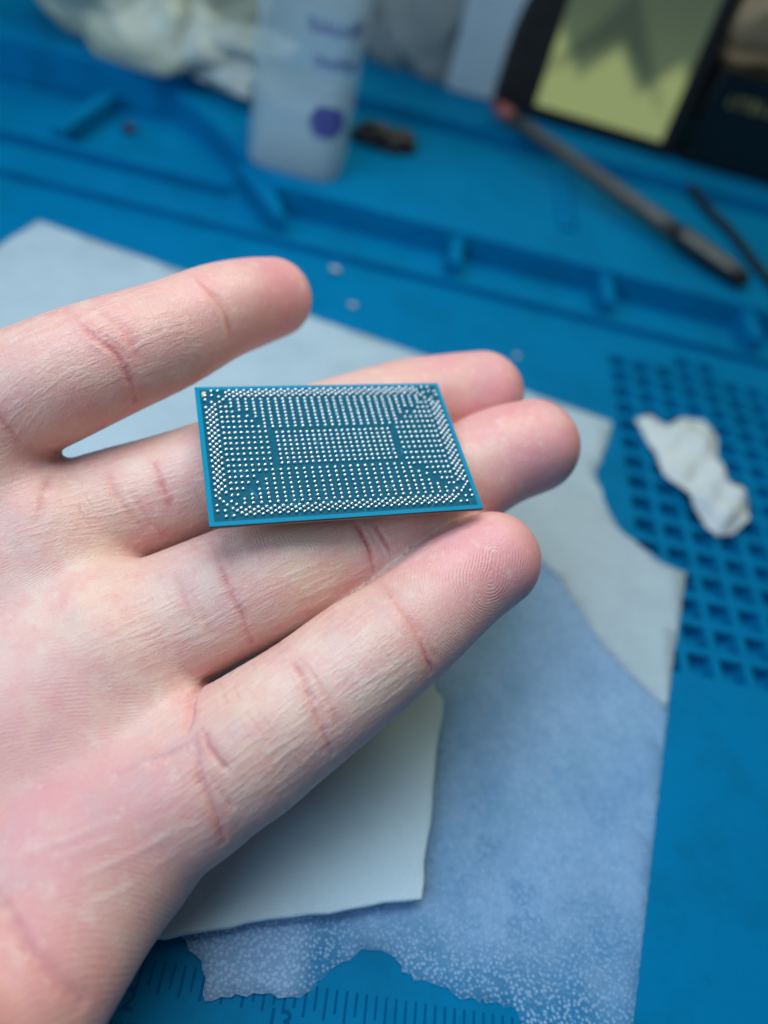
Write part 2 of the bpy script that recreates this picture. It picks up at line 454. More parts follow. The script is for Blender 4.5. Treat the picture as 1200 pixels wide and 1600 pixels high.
def ball_layout():
    L = []
    px = 1.2145
    def mir(p): return (42.18-p[0], p[1])
    # staggered bands along the near and far edges
    for k in range(27):
        x = 5.37+px*k
        L += [(x, 26.5), (x, 25.61), (x, 1.14), (x, 2.03)]
    for k in range(28):
        x = 4.77+px*k
        L += [(x, 26.06), (x, 25.17), (x, 1.57), (x, 2.47)]
    L += [(4.16, 25.62), (3.57, 25.17), (4.18, 24.47), (3.51, 23.92), (2.86, 24.49)]
    L += [mir(p) for p in [(4.16, 25.62), (3.57, 25.17), (4.18, 24.47), (3.51, 23.92), (2.86, 24.49)]]
    # staggered bands along the left and right edges
    for k in range(17):
        for i, x in enumerate((1.40, 1.88, 2.36, 2.87)):
            y = 4.84+1.12*k+(.56*(i % 2))-(1.12 if i >= 2 else 0)
            if 3.1 < y < 23.9: L += [(x, y), mir((x, y))]
    L += [(2.36, 23.89), mir((2.36, 23.89))]
    # corners
    for p in [(1.37, 24.49), (1.37, 25.49), (2.46, 25.49), (2.49, 26.51), (3.57, 26.51), (2.48, 1.12), (3.57, 1.15), (1.46, 2.18), (1.39, 3.12), (2.5, 2.14), (3.6, 2.51), (4.25, 3.14), (3.64, 3.73)]:
        L += [p, mir(p)]
    # rows on the two sides
    cx = [3.70, 4.53, 5.42, 6.33, 7.29, 8.25, 9.21, 10.18]
    ry = [4.82, 5.93, 7.05, 8.13, 9.29, 10.45, 11.61, 12.69, 13.84, 14.9, 16.07, 17.2]
    nmax = [2, 3, 4, 6, 7, 8, 8, 8, 8, 8, 8, 8]
    for y, n in zip(ry, nmax):
        for x in cx[:n]: L += [(x, y), mir((x, y))]
    for y, n in ((18.3, 7), (19.4, 5), (20.52, 4), (21.65, 3), (22.78, 2)):
        for x in cx[:n]: L += [(x, y), mir((x, y))]
    L += [(7.66, 6.98), mir((7.66, 6.98)), (7.68, 20.6), mir((7.68, 20.6))]
    # long columns, far and near
    for k in range(27):
        x = 5.37+px*k; e = min(k, 26-k)
        nt = {0: 3, 1: 4, 2: 4, 3: 6}.get(e, 9)
        for j in range(nt): L.append((x, 3.22+.7725*j))
        yb = [18.3, 19.2, 20.06, 21.0, 21.92, 22.78, 23.56, 24.37]
        nb = {0: 2, 1: 3, 2: 4, 3: 6}.get(e, 8)
        for y in yb[8-nb:]: L.append((x, y))
    # block below the die
    for i in range(20):
        for j in range(8): L.append((11.85+.968*i, 10.68+.905*j))
    return L
LAY = ball_layout()
# a solder bump: flattened ball on a dark ring
bm = bmesh.new(); bmesh.ops.create_uvsphere(bm, u_segments=10, v_segments=6, radius=.295)
for v in bm.verts: v.co.z = v.co.z*.92+.17
bmesh.ops.delete(bm, geom=[v for v in bm.verts if v.co.z < -.06], context='VERTS')
bv = np.array([tuple(v.co) for v in bm.verts]); bm.verts.index_update(); bfc = [[v.index for v in f.verts] for f in bm.faces]; bm.free()
bme = bpy.data.meshes.new('solder_ball'); bme.from_pydata([tuple(p*S) for p in bv], [], bfc); bme.polygons.foreach_set('use_smooth', [True]*len(bme.polygons)); bme.materials.append(M_SOLDER)
LAY = sorted(LAY, key=lambda p: -p[1])
for x, y in LAY[:300]:
    o = bpy.data.objects.new('solder_ball', bme); col.objects.link(o); o.parent = chip
    k = 1+rng.normal()*.03
    o.location = ((x-21+rng.normal()*.012)*S, -(y-14+rng.normal()*.012)*S, 0); o.scale = (k, k, k)
vv = []; ff = []
for x, y in LAY[300:]:
    b = len(vv); k = 1+rng.normal()*.03
    vv += [tuple(q) for q in bv*k+np.array([x-21+rng.normal()*.012, -(y-14)+rng.normal()*.012, 0])]
    ff += [[i+b for i in f] for f in bfc]
o = mesh('solder_ball_array', vv, ff, M_SOLDER, None, True); o.parent = chip; tag(o, kind='stuff')

# ------------------------------------------------------------------ hand
# fingers as (pixel u, v, depth mm, radius mm) measured along each finger from the palm to the tip
FING = {
 'index':  [(302,1226,109,10.0),(372,1181,110,10.5),(430,1137,111,10.2),(497,1088,112,9.75),(572,1030,114,9.4),(640,978,117,8.9),(712,915,121,8.5),(768,876,123,8.05)],
 'middle': [(190,1010,117,11.2),(285,962,119,10.7),(400,910,121,10.3),(500,868,125,10.0),(590,828,129,9.7),(700,762,133.5,9.4),(772,718,136,9.1),(831,698,138,8.7)],
 'ring':   [(80,840,122,10.8),(165,800,125,10.1),(300,754,129.5,9.5),(450,698,133,9.4),(620,641,143,9.2),(690,626,147,8.9),(752,615,150,8.4)],
 'pinky':  [(-70,680,116,11.0),(0,634,116.5,10.2),(90,593,117.5,9.8),(170,560,120,9.4),(260,526,125.5,8.9),(335,491,131,8.3),(390,474,137,7.9),(426,466,142,7.4)],
}
MCP = {'index': (-23,-49.5,17.5), 'middle': (-33.5,-34.6,22), 'ring': (-50.6,-20,25.5), 'pinky': (-65,-13,33)}
CAR = {'index': (-86,-97,14), 'middle': (-94,-88,15), 'ring': (-101,-79,16), 'pinky': (-106,-70,19)}

def catmull(P, n):
    P = np.asarray(P, float); Q = np.vstack([2*P[0]-P[1], P, 2*P[-1]-P[-2]]); out = []
    m = len(P)-1
    for i in range(m):
        p0, p1, p2, p3 = Q[i], Q[i+1], Q[i+2], Q[i+3]
        for t in np.linspace(0, 1, n, endpoint=False):
            out.append(.5*((2*p1)+(-p0+p2)*t+(2*p0-5*p1+4*p2-p3)*t*t+(-p0+3*p1-3*p2+p3)*t**3))
    out.append(P[-1]); return np.array(out)
CH = {}
for k, L in FING.items():
    pts = np.array([[*ray(u, v, d), r] for u, v, d, r in L])
    CH[k] = catmull(pts, 4)

def smin(a, b, k):
    h = np.maximum(k-np.abs(a-b), 0)/k
    return np.minimum(a, b)-h*h*k*.25
def capsule(P, a, b, ra, rb):
    ba = b-a; L2 = ba @ ba
    pa = P-a; t = np.clip(pa @ ba/L2, 0, 1)
    q = pa-t[:, None]*ba
    return np.sqrt(np.einsum('ij,ij->i', q, q))-(ra+(rb-ra)*t), t
def chain(P, C, want=False):
    lo = (C[:, :3]-C[:, 3:]).min(0)-12; hi = (C[:, :3]+C[:, 3:]).max(0)+12
    near_ = ((P > lo) & (P < hi)).all(1)
    if not near_.all():
        D = np.full(len(P), 60.); SS = np.zeros(len(P))
        if near_.any():
            r = chain(P[near_], C, want)
            if want: D[near_], SS[near_] = r
            else: D[near_] = r
        return (D, SS) if want else D
    d = np.full(len(P), 1e9); s = np.zeros(len(P)); L0 = 0.
    for i in range(len(C)-1):
        e, t = capsule(P, C[i, :3], C[i+1, :3], C[i, 3], C[i+1, 3])
        L = np.linalg.norm(C[i+1, :3]-C[i, :3])
        m = e < d
        d = np.where(m, e, d)
        if want: s = np.where(m, L0+t*L, s)
        L0 += L
    return (d, s) if want else d
A3 = lambda *p: np.array(p, float)
def ell(P, c, r):
    q = (P-A3(*c))/A3(*r); k = np.linalg.norm(q, axis=1)
    return (k-1)*min(r)*np.where(k > 1, 1, 1)
PALM = []      # (a, b, ra, rb)
for k in FING:
    rr = {'index': (10.0, 13.5), 'middle': (12.4, 14), 'ring': (12.0, 14), 'pinky': (11.5, 14)}[k]
    PALM.append((CH[k][0, :3], A3(*MCP[k]), CH[k][0, 3], rr[0]))
    PALM.append((A3(*MCP[k]), A3(*CAR[k]), rr[0], rr[1]))
WEB = []
for a, b, ra in (('index', 'middle', 7.0), ('middle', 'ring', 7.0), ('ring', 'pinky', 5.0)):
    p, q = CH[a], CH[b]
    WEB.append((p[0, :3]-A3(0, 0, 3), q[0, :3]-A3(0, 0, 3), ra, ra))
# thumb root and first web
THUMB = [((-88, -98, 18), (-52, -88, 24), 17, 16), ((-52, -88, 24), (-33, -89, 26), 16, 13), ((-33, -89, 26), (-17, -104, 30), 13, 11)]
PALM.append((A3(-18.8, -58, 17), A3(-27, -82, 15.5), 9.8, 10.6))
ARM = [((-97, -84, 15), (-150, -125, 6), 21, 24), ((-92, -80, 16), (-140, -130, 6), 20, 22)]
def palm(P):
    d = np.full(len(P), 1e9)
    for a, b, ra, rb in PALM: d = smin(d, capsule(P, a, b, ra, rb)[0], 9.0)
    for a, b, ra, rb in WEB: d = smin(d, capsule(P, a, b, ra, rb)[0], 4.0)
    return d
def thumbd(P):
    d = np.full(len(P), 1e9)
    for a, b, ra, rb in THUMB: d = smin(d, capsule(P, A3(*a), A3(*b), ra, rb)[0], 8.0)
    for a, b, ra, rb in ARM: d = smin(d, capsule(P, A3(*a), A3(*b), ra, rb)[0], 10.0)
    return d
def hand(P):
    p = smin(palm(P), thumbd(P), 4.0)
    d = np.full(len(P), 1e9)
    for k in FING:
        d = smin(d, smin(chain(P, CH[k]), p, 2.6), 1.5)
    return d

def surface_nets(fn, lo, hi, h):
    n = np.ceil((np.array(hi)-np.array(lo))/h).astype(int)+1
    ax = [lo[i]+h*np.arange(n[i]) for i in range(3)]
    D = np.empty(tuple(n), np.float64)
    # coarse pass first, then the fine values only near the skin
    H = 4.0; cn = np.ceil((np.array(hi)-np.array(lo))/H).astype(int)+2
    cg = np.stack(np.meshgrid(*[lo[i]+H*np.arange(cn[i]) for i in range(3)], indexing='ij'), -1)
    CD = fn(cg.reshape(-1, 3)).reshape(tuple(cn))
    ci = [np.minimum(np.round((a-lo[i])/H).astype(int), cn[i]-1) for i, a in enumerate(ax)]
    for i in range(n[0]):
        Y, Z = np.meshgrid(ax[1], ax[2], indexing='ij')
        base = CD[ci[0][i]][np.ix_(ci[1], ci[2])].copy()
        k = np.abs(base) < 6.5
        if k.any(): base[k] = fn(np.column_stack([np.full(k.sum(), ax[0][i]), Y[k], Z[k]]))
        D[i] = base
    ins = D < 0
    cs = tuple(n-1)
    acc = np.zeros(cs+(3,)); cnt = np.zeros(cs)
    off = [(i, j, k) for i in (0, 1) for j in (0, 1) for k in (0, 1)]
    def sl(o): return tuple(slice(o[a], o[a]+cs[a]) for a in range(3))
    for a in off:
        for axx in range(3):
            if a[axx]: continue
            b = list(a); b[axx] = 1
            da, db = D[sl(a)], D[sl(b)]
            m = ins[sl(a)] != ins[sl(b)]
            t = np.where(m, da/np.where(m, da-db, 1), 0)
            for c in range(3):
                acc[..., c] += m*(a[c]+(t if c == axx else 0))
            cnt += m
    act = cnt > 0
    idx = -np.ones(cs, int); idx[act] = np.arange(act.sum())
    ii = np.argwhere(act)
    V = np.array(lo)+h*(ii+acc[act]/cnt[act][:, None])
    F = []
    for axx in range(3):
        b1, b2 = [(1, 2), (2, 0), (0, 1)][axx]
        A = [slice(None)]*3; B = [slice(None)]*3
        A[axx] = slice(0, -1); B[axx] = slice(1, None)
        m = ins[tuple(A)] != ins[tuple(B)]
        E = np.argwhere(m)
        ok = (E[:, b1] > 0) & (E[:, b2] > 0) & (E[:, b1] < n[b1]-1) & (E[:, b2] < n[b2]-1)
        E = E[ok]
        flip = ~ins[tuple(E.T)]
        def g(d1, d2):
            q = E.copy(); q[:, b1] += d1; q[:, b2] += d2; return idx[tuple(q.T)]
        Q = np.column_stack([g(-1, -1), g(0, -1), g(0, 0), g(-1, 0)])
        Q[flip] = Q[flip][:, ::-1]
        F.append(Q)
    return V, np.vstack(F)
def subdivide(V, F):
    E = np.sort(np.stack([F, np.roll(F, -1, 1)], -1).reshape(-1, 2), 1)
    key = E[:, 0].astype(np.int64)*len(V)+E[:, 1]
    u, inv = np.unique(key, return_inverse=True)
    ev = (V[u//len(V)]+V[u % len(V)])*.5
    fv = V[F].mean(1)
    nV = len(V); e = inv.reshape(-1, 4)+nV; c = np.arange(len(F))+nV+len(u)
    NF = np.concatenate([np.stack([F[:, k], e[:, k], c, e[:, k-1]], 1) for k in range(4)])
    return np.vstack([V, ev, fv]), NF
def normals(V, F):
    d1 = V[F[:, 2]]-V[F[:, 0]]; d2 = V[F[:, 3]]-V[F[:, 1]]
    fn = np.cross(d1, d2); nn = np.zeros_like(V)
    for k in range(4):
        for c in range(3): nn[:, c] += np.bincount(F[:, k], fn[:, c], len(V))
    return nn/np.maximum(np.linalg.norm(nn, axis=1), 1e-12)[:, None]
def relax(V, F, it=1, lam=.5):
    for _ in range(it):
        s = np.zeros_like(V); n = np.zeros(len(V))
        for k in range(4):
            a = F[:, k]; b = F[:, (k+1) % 4]
            for c in range(3):
                s[:, c] += np.bincount(a, V[b, c], len(V))+np.bincount(b, V[a, c], len(V))
            n += np.bincount(a, minlength=len(V))+np.bincount(b, minlength=len(V))
        V = V+lam*(s/n[:, None]-V)
    return V

HV, HF = surface_nets(hand, (-140, -132, -6), (52, 56, 70), .75)
HV = relax(HV, HF, 2)
def pull(V, lim):
    d = hand(V); e = .05
    g = np.column_stack([hand(V+np.eye(3)[c]*e)-d for c in range(3)])/e
    g /= np.maximum((g*g).sum(1), .25)[:, None]
    return V-g*np.clip(d, -lim, lim)[:, None]
for lev in range(1):
    HV = pull(HV, 1.0)
    if lev == 0: HV = relax(HV, HF, 1, .4)
    HV, HF = subdivide(HV, HF)
HV = pull(HV, .5)
HN = normals(HV, HF)
for _ in range(3):       # soften the tight valleys where two fingers touch
    na = relax(HN, HF, 2, 1.0); na /= np.maximum(np.linalg.norm(na, axis=1), 1e-9)[:, None]
    tight = np.clip((.97-np.einsum('ij,ij->i', HN, na))/.05, 0, 1)
    tight = relax(np.column_stack([tight]*3), HF, 2, 1.0)
    HV = HV+np.clip(tight*2, 0, 1)*(relax(HV, HF, 2, .6)-HV)
    HN = normals(HV, HF)

# --- where each vertex sits: nearest finger, arc length from the tip, angle round the finger
names = list(FING)
fd = []; fs = []
for k in names:
    d, s = chain(HV, CH[k], True); fd.append(d); fs.append(s)
fd = np.array(fd); fs = np.array(fs)
near = fd.argmin(0); pick = np.arange(len(HV))
dist_f = fd[near, pick]; s_f = fs[near, pick]
LEN = {k: np.linalg.norm(np.diff(CH[k][:, :3], axis=0), axis=1).sum() for k in names}
from_tip = np.array([LEN[k] for k in names])[near]-s_f
VIEW = (CAM_LOC-HV); VIEW /= np.linalg.norm(VIEW, axis=1)[:, None]

HITS = {}
def hits(px):
    """first points of the hand met by the sight lines through these pixels"""
    px = [q for q in {(float(u), float(v)) for u, v in px} if q not in HITS]
    if not px: return
    q = np.array([[(u-600)/FPX, -(v-800)/FPX, -1.0] for u, v in px]) @ CAM_ROT.T
    q /= np.linalg.norm(q, axis=1)[:, None]; t = np.full(len(px), 60.)
    for _ in range(70):
        e = hand(CAM_LOC+q*t[:, None]); t = np.where((np.abs(e) < .02) | (t > 260), t, t+np.minimum(e*.9, 5.))
    for k, p in zip(px, CAM_LOC+q*t[:, None]): HITS[k] = p
def hit(u, v):
    k = (float(u), float(v))
    if k not in HITS: hits([k])
    return HITS[k]
def seg_dist(P, A, B):
    ba = B-A; t = np.clip(((P-A) @ ba)/max(ba @ ba, 1e-9), 0, 1)
    return np.linalg.norm(P-A-t[:, None]*ba, axis=1), t
def line3(px):
    pts = [hit(u, v) for u, v in px]
    pts = [p for p in pts if np.linalg.norm(p-CAM_LOC) < 240]
    return catmull(np.array(pts), 4) if len(pts) > 2 else np.array(pts)

# creases: pixels in the photograph, width mm, depth mm, redness
CREASE = [
 ([(578,905),(614,933),(648,978),(665,1024),(674,1050)], .55, .42, .8), ([(612,918),(648,961),(670,1007),(680,1030)], .6, .22, .4),
 ([(596,905),(630,955),(652,1005)], .7, .12, .3),
 ([(434,1007),(466,1046),(483,1086),(500,1131),(519,1178)], .6, .42, .9), ([(462,1022),(495,1063),(517,1103),(530,1140)], .6, .26, .6), ([(470,1080),(500,1100),(512,1150)], .5, .18, .5),
 ([(448,1010),(480,1065),(505,1120)], .7, .14, .5),
 ([(319,1143),(336,1177),(359,1205)], .6, .34, .9), ([(311,1150),(314,1211),(336,1262),(352,1316)], .65, .42, .9), ([(330,1215),(352,1248),(362,1262)], .5, .2, .7),
 ([(326,1058),(310,1085),(302,1114),(294,1150)], 1.0, 1.15, .35),
 ([(557,818),(574,848),(586,896)], .6, .40, .9), ([(585,818),(600,842),(612,862)], .6, .28, .7),
 ([(334,845),(353,905),(376,956),(394,1003)], .6, .40, .9), ([(272,893),(293,944),(308,975)], .7, .32, .6), ([(290,905),(318,960),(330,990)], .7, .16, .4),
 ([(238,716),(256,761),(270,798)], .6, .36, .8), ([(167,738),(186,779),(226,828)], .7, .30, .6), ([(205,770),(235,815),(262,838)], .6, .16, .5),
 ([(78,748),(66,785),(60,820)], .9, .26, .5),
 ([(310,438),(338,467),(355,501),(358,530)], .6, .40, .9), ([(104,486),(143,523),(178,549),(199,584),(214,625)], .65, .45, .9), ([(147,482),(186,510),(208,540),(214,560)], .6, .32, .7), ([(125,500),(170,530),(200,560)], .8, .14, .5),
 ([(-8,640),(10,665),(30,690)], .8, .3, .6),
 ([(0,1400),(26,1452),(66,1512),(124,1568)], 1.3, .55, .5),
 ([(228,1196),(268,1182),(306,1160)], .7, .25, .3), ([(180,1215),(228,1200),(268,1182)], .6, .12, .2),
]
# fine companion folds beside every crease
rj = random.Random(5)
for px, wd, dp, rd in list(CREASE):
    if dp > .9: continue
    for _ in range(3):
        o = rj.uniform(-13, 13); q = rj.uniform(-.3, .3); n_ = len(px); a_ = rj.randint(0, max(0, n_-3))
        sub_ = px[a_:a_+3] if n_ > 3 else px
        CREASE.append(([(u+o*.9+rj.uniform(-2, 2), v-o*.5+q*o*(i-1)+rj.uniform(-2, 2)) for i, (u, v) in enumerate(sub_)], wd*.62, dp*.33, rd*.35))
# pale raised lines (dry skin), slightly proud
PALE = [([(35,1333),(110,1308),(178,1282)], .45, .07), ([(95,1382),(170,1350),(240,1316),(290,1282)], .5, .09), ([(230,1365),(262,1340),(285,1325)], .4, .06),
        ([(70,1345),(140,1322),(196,1300)], .4, .05), ([(120,1420),(180,1395),(222,1372)], .45, .06)]
for a, b in (((520,1052),(575,1010)), ((530,1068),(600,1012)), ((545,1080),(640,1015)), ((560,1092),(655,1035)), ((540,1010),(580,975)), ((575,1110),(650,1058)), ((590,1060),(648,1012)),
             ((405,1180),(470,1128)), ((380,1230),(455,1165)), ((400,1250),(470,1185)), ((430,1225),(490,1172)), ((360,1160),(420,1115)), ((370,1290),(420,1240)),
             ((450,940),(540,895)), ((440,965),(520,925)), ((430,905),(520,862)), ((400,975),(470,945))):
    PALE.append(([a, ((a[0]+b[0])/2+3, (a[1]+b[1])/2+2), b], .30, .05))
hits([q for c in CREASE+PALE for q in c[0]])
red = np.zeros(len(HV)); white = np.zeros(len(HV)); disp = np.zeros(len(HV))
facing = np.einsum('ij,ij->i', HN, VIEW)
for px, wd, dp, rd in CREASE:
    Lp = line3(px)
    c0 = Lp.mean(0); R0 = np.linalg.norm(Lp-c0, axis=1).max()+6
    sel = np.where((np.linalg.norm(HV-c0, axis=1) < R0))[0]
    best = np.full(len(sel), 1e9); par = np.zeros(len(sel)); ns = len(Lp)-1
    for i in range(ns):
        d, t = seg_dist(HV[sel], Lp[i], Lp[i+1]); m = d < best
        best = np.where(m, d, best); par = np.where(m, (i+t)/ns, par)
    fade = np.clip(np.minimum(par, 1-par)/.10, .55, 1)
    wob = 1+.25*np.sin(par*17+c0[0])
    wd = wd*.72
    disp[sel] -= dp*.62*fade*np.exp(-(best/(wd*wob))**2)-.10*dp*np.exp(-((best-wd*2.2)/(wd*1.2))**2)*fade
    red[sel] = np.maximum(red[sel], rd*fade*(.75*np.exp(-(best/(wd*1.1))**2)+.38*np.exp(-(best/(wd*3.6))**2)))
for px, wd, dp in PALE:
    Lp = line3(px); c0 = Lp.mean(0); R0 = np.linalg.norm(Lp-c0, axis=1).max()+3
    sel = np.where((np.linalg.norm(HV-c0, axis=1) < R0))[0]
    best = np.full(len(sel), 1e9); par = np.zeros(len(sel)); ns = len(Lp)-1
    for i in range(ns):
        d, t = seg_dist(HV[sel], Lp[i], Lp[i+1]); m = d < best
        best = np.where(m, d, best); par = np.where(m, (i+t)/ns, par)
    fade = np.clip(np.minimum(par, 1-par)/.25, 0, 1)
    disp[sel] += dp*fade*np.exp(-(best/wd)**2)
    white[sel] = np.maximum(white[sel], fade*np.exp(-(best/wd)**2))
# pads between the creases and pads at the finger roots (px u, v, radius mm, height mm)
PADS = [(745,880,6.0,.55),(600,1010,5.5,.45),(405,1140,7.5,.9),(470,910,7.5,.6),(330,1000,4,.2),(400,455,6,.5),(265,510,6,.5),(80,600,8,.6),(120,930,10,.8),(225,1080,11,1.0),(60,820,8,.4),(170,1230,10,.6),(850,690,6,.4)]
hits([p[:2] for p in PADS])
for u, v, r, hgt in PADS:
    c = hit(u, v); disp += hgt*np.exp(-(np.linalg.norm(HV-c, axis=1)/r)**2)
HV = HV+HN*disp[:, None]

# --- colour of the skin itself
base = np.tile(np.array([.73, .435, .365]), (len(HV), 1))
def blend(c, wgt):
    global base
    wgt = np.clip(wgt, 0, 1)[:, None]; base = base*(1-wgt)+np.array(c)*wgt
def spot(u, v, r, c, a):
    p = hit(u, v); blend(c, a*np.exp(-(np.linalg.norm(HV-p, axis=1)/r)**2))
PINK = (.80, .335, .355); ROSE = (.74, .255, .29); YEL = (.80, .53, .35); PALEC = (.84, .62, .55)
on_f = np.exp(-np.maximum(dist_f, 0)**2/4)
blend(PINK, .92*on_f*np.exp(-(np.maximum(from_tip-4, 0)/9.)**2))
for u, v, r, c, a in [(740,860,8,PINK,.7),(760,570,7,ROSE,.5),(850,650,8,ROSE,.5),(700,575,7,PINK,.5),(420,430,7,ROSE,.45),(100,1250,18,ROSE,.25),(40,1080,14,PINK,.35),(160,1200,12,PINK,.35),(60,1330,14,PINK,.5),
                      (490,900,7,YEL,.6),(410,1140,7,YEL,.5),(160,930,9,YEL,.5),(210,1090,8,YEL,.4),(230,1370,10,YEL,.35),(220,720,7,PALEC,.6),(240,1060,8,PALEC,.5),(90,930,8,PALEC,.6),(470,1060,6,PALEC,.7),(540,1060,6,PALEC,.4),(620,950,4,(.60,.40,.40),.5),(300,930,7,PALEC,.5),
                      (600,845,4,PALEC,.7),(20,1010,8,PALEC,.4),(150,520,8,PINK,.35),(230,1290,10,ROSE,.2),(20,1540,14,PINK,.4),(290,460,7,PINK,.4)]:
    spot(u, v, r, c, a)
blend((.56, .15, .15), red*.9)
blend((.84, .66, .60), white*.36)

# --- fingerprint ridges: a phase and a strength for every vertex
ph = np.zeros(len(HV)); amp = np.zeros(len(HV))
RP = .46
core = {'index': [(772,868),(764,905)], 'middle': [(850,672),(842,700)], 'ring': [(760,585),(752,600)], 'pinky': [(425,440),(418,460)]}
cut = {'index': 23.0, 'middle': 22, 'ring': 21, 'pinky': 20}
for i, k in enumerate(names):
    m = (near == i) & (dist_f < 3)
    a, b = [hit(*q) for q in core[k]]
    d, t = seg_dist(HV, a, b)
    warp = .5*np.sin(HV[:, 0]*.33+i)+.5*np.cos(HV[:, 1]*.29+HV[:, 2]*.2)
    tip = m & (from_tip < cut[k]+0)
    ph[tip] = (d+warp*.6)[tip]
    amp[tip] = np.clip((cut[k]-3.2-from_tip[tip])/1.5, 0, 1)
    rest = m & ~tip
    # side angle makes the ridges bow across the finger
    ph[rest] = (from_tip+.9*warp+.05*(HV[:, 2]-45)**2*.1)[rest]
    amp[rest] = .45*np.clip((from_tip[rest]-cut[k]-1.0)/1.5, 0, 1)
pm = (dist_f >= 1.2)
flow = 1.0*(HV @ np.array([-.42, .86, .15]))+3.0*np.sin(HV[:, 0]*.10+.6)+2.6*np.sin(HV[:, 1]*.11+HV[:, 0]*.05)+1.6*np.sin(HV[:, 0]*.17-HV[:, 1]*.13)
wpalm = np.clip((dist_f-1.2)/1.5, 0, 1)
ph = np.where(pm, flow, ph); amp = np.where(pm, .62*wpalm, amp*np.clip((1.2-dist_f)/1.0, 0, 1))
amp *= 1-np.clip(red*1.2, 0, .9)
phase = ph*2*math.pi/np.where(pm, .54, RP)
# direction coordinates for the long fine wrinkles: along the finger and across it
tang = np.zeros_like(HV)
for i, k in enumerate(names):
    m = near == i
    tang[m] = (CH[k][-1, :3]-CH[k][4, :3])/np.linalg.norm(CH[k][-1, :3]-CH[k][4, :3])
side = np.cross(tang, np.array([0, -.3, 1.])); side /= np.linalg.norm(side, axis=1)[:, None]
uvw = np.column_stack([np.einsum('ij,ij->i', HV, tang)*.16, np.einsum('ij,ij->i', HV, side), near*37.])
wr = np.clip((from_tip-cut['index']+1)/3, 0, 1)*np.clip((2.5-dist_f)/2, 0, 1)

me = bpy.data.meshes.new('hand')
me.vertices.add(len(HV)); me.vertices.foreach_set('co', (HV*S).ravel())
me.loops.add(HF.size); me.loops.foreach_set('vertex_index', HF.ravel().astype(np.int32))
me.polygons.add(len(HF)); me.polygons.foreach_set('loop_start', np.arange(0, HF.size, 4, dtype=np.int32))
me.polygons.foreach_set('loop_total', np.full(len(HF), 4, dtype=np.int32))
me.update(calc_edges=True); me.validate()
me.polygons.foreach_set('use_smooth', np.ones(len(me.polygons), bool))
def attr(nm, typ, arr, f='value'):
    a = me.attributes.new(nm, typ, 'POINT'); a.data.foreach_set(f, np.ascontiguousarray(arr, dtype=np.float32).ravel())
attr('skin_colour', 'FLOAT_COLOR', np.column_stack([base, np.ones(len(HV))]), 'color')
attr('ridge_phase', 'FLOAT', phase); attr('ridge_strength', 'FLOAT', amp)
attr('wrinkle', 'FLOAT', wr); attr('along', 'FLOAT_VECTOR', uvw, 'vector')

def mat_skin():
    m = N('skin'); v = m.coord()
    def at_(nm, out): x = m.n('ShaderNodeAttribute', attribute_name=nm); return x.outputs[out]
    c = at_('skin_colour', 'Color')
    mot = m.noise(v, .22, 5, .65); fine = m.noise(v, 1.6, 3, .6)
    c = m.mix(m.mapr(mot, .40, .66, 0, .66), c, (.77, .335, .31))
    c = m.mix(m.mapr(m.noise(v, .13, 4, .6), .47, .68, 0, .38), c, (.80, .56, .43))
    c = m.mix(m.mapr(m.noise(v, .45, 4, .7), .55, .72, 0, .45), c, (.84, .64, .56))
    c = m.mix(m.mapr(m.noise(v, .09, 3, .6), .54, .70, 0, .28), c, (.56, .38, .41))
    fleck = m.mapr(m.noise(v, 1.3, 4, .75), .63, .70, 0, .5)
    c = m.mix(fleck, c, (.88, .74, .66))
    ridge = m.math('MULTIPLY', m.math('SINE', m.math('ADD', at_('ridge_phase', 'Fac'), m.math('MULTIPLY', m.noise(v, .35, 2), 7.0))), m.math('MULTIPLY', at_('ridge_strength', 'Fac'), m.mapr(m.noise(v, .3, 3), .38, .62, .12, 1)))
    c = m.mix(m.mapr(ridge, -1, 1, .16, 0), c, (.50, .24, .22))
    wn = m.noise(at_('along', 'Vector'), 1.5, 3, .55); wrk = m.math('MULTIPLY', m.mapr(wn, .46, .66, 0, 1), at_('wrinkle', 'Fac'))
    c = m.mix(m.math('MULTIPLY', wrk, .22), c, (.80, .62, .55))
    m.l(c, m.b.inputs['Base Color'])
    m.set(Roughness=.46); m.b.inputs['Specular IOR Level'].default_value = .42
    m.b.inputs['Subsurface Weight'].default_value = .25
    m.b.inputs['Subsurface Radius'].default_value = (1.0, .36, .2)
    m.b.inputs['Subsurface Scale'].default_value = 1.6*S
    m.l(m.mapr(m.noise(v, .9, 4, .7), .3, .7, .30, .56), m.b.inputs['Roughness'])
    vc = m.n('ShaderNodeTexVoronoi', feature='DISTANCE_TO_EDGE'); vc.inputs['Scale'].default_value = 1.15
    dv = m.n('ShaderNodeVectorMath', operation='ADD'); nz = m.n('ShaderNodeTexNoise'); nz.inputs['Scale'].default_value = .7; m.l(v, nz.inputs['Vector'])
    m.l(v, dv.inputs[0]); m.l(nz.outputs['Color'], dv.inputs[1]); m.l(dv.outputs[0], vc.inputs['Vector'])
    b0 = m.bump(m.mapr(vc.outputs['Distance'], 0, .16, 0, 1), .022*S)
    b1 = m.bump(m.noise(v, 2.2, 4, .65), .05*S, 1, b0)
    b2 = m.bump(wrk, .055*S, 1, b1)
    b3 = m.bump(ridge, .026*S, 1, b2)
    m.l(b3, m.b.inputs['Normal'])
    return m.m
hand_o = place('hand', me, mat_skin())
tag(hand_o, 'open hand, palm up, fingers reaching right and carrying the blue chip', 'hand')
print('hand verts', len(HV))

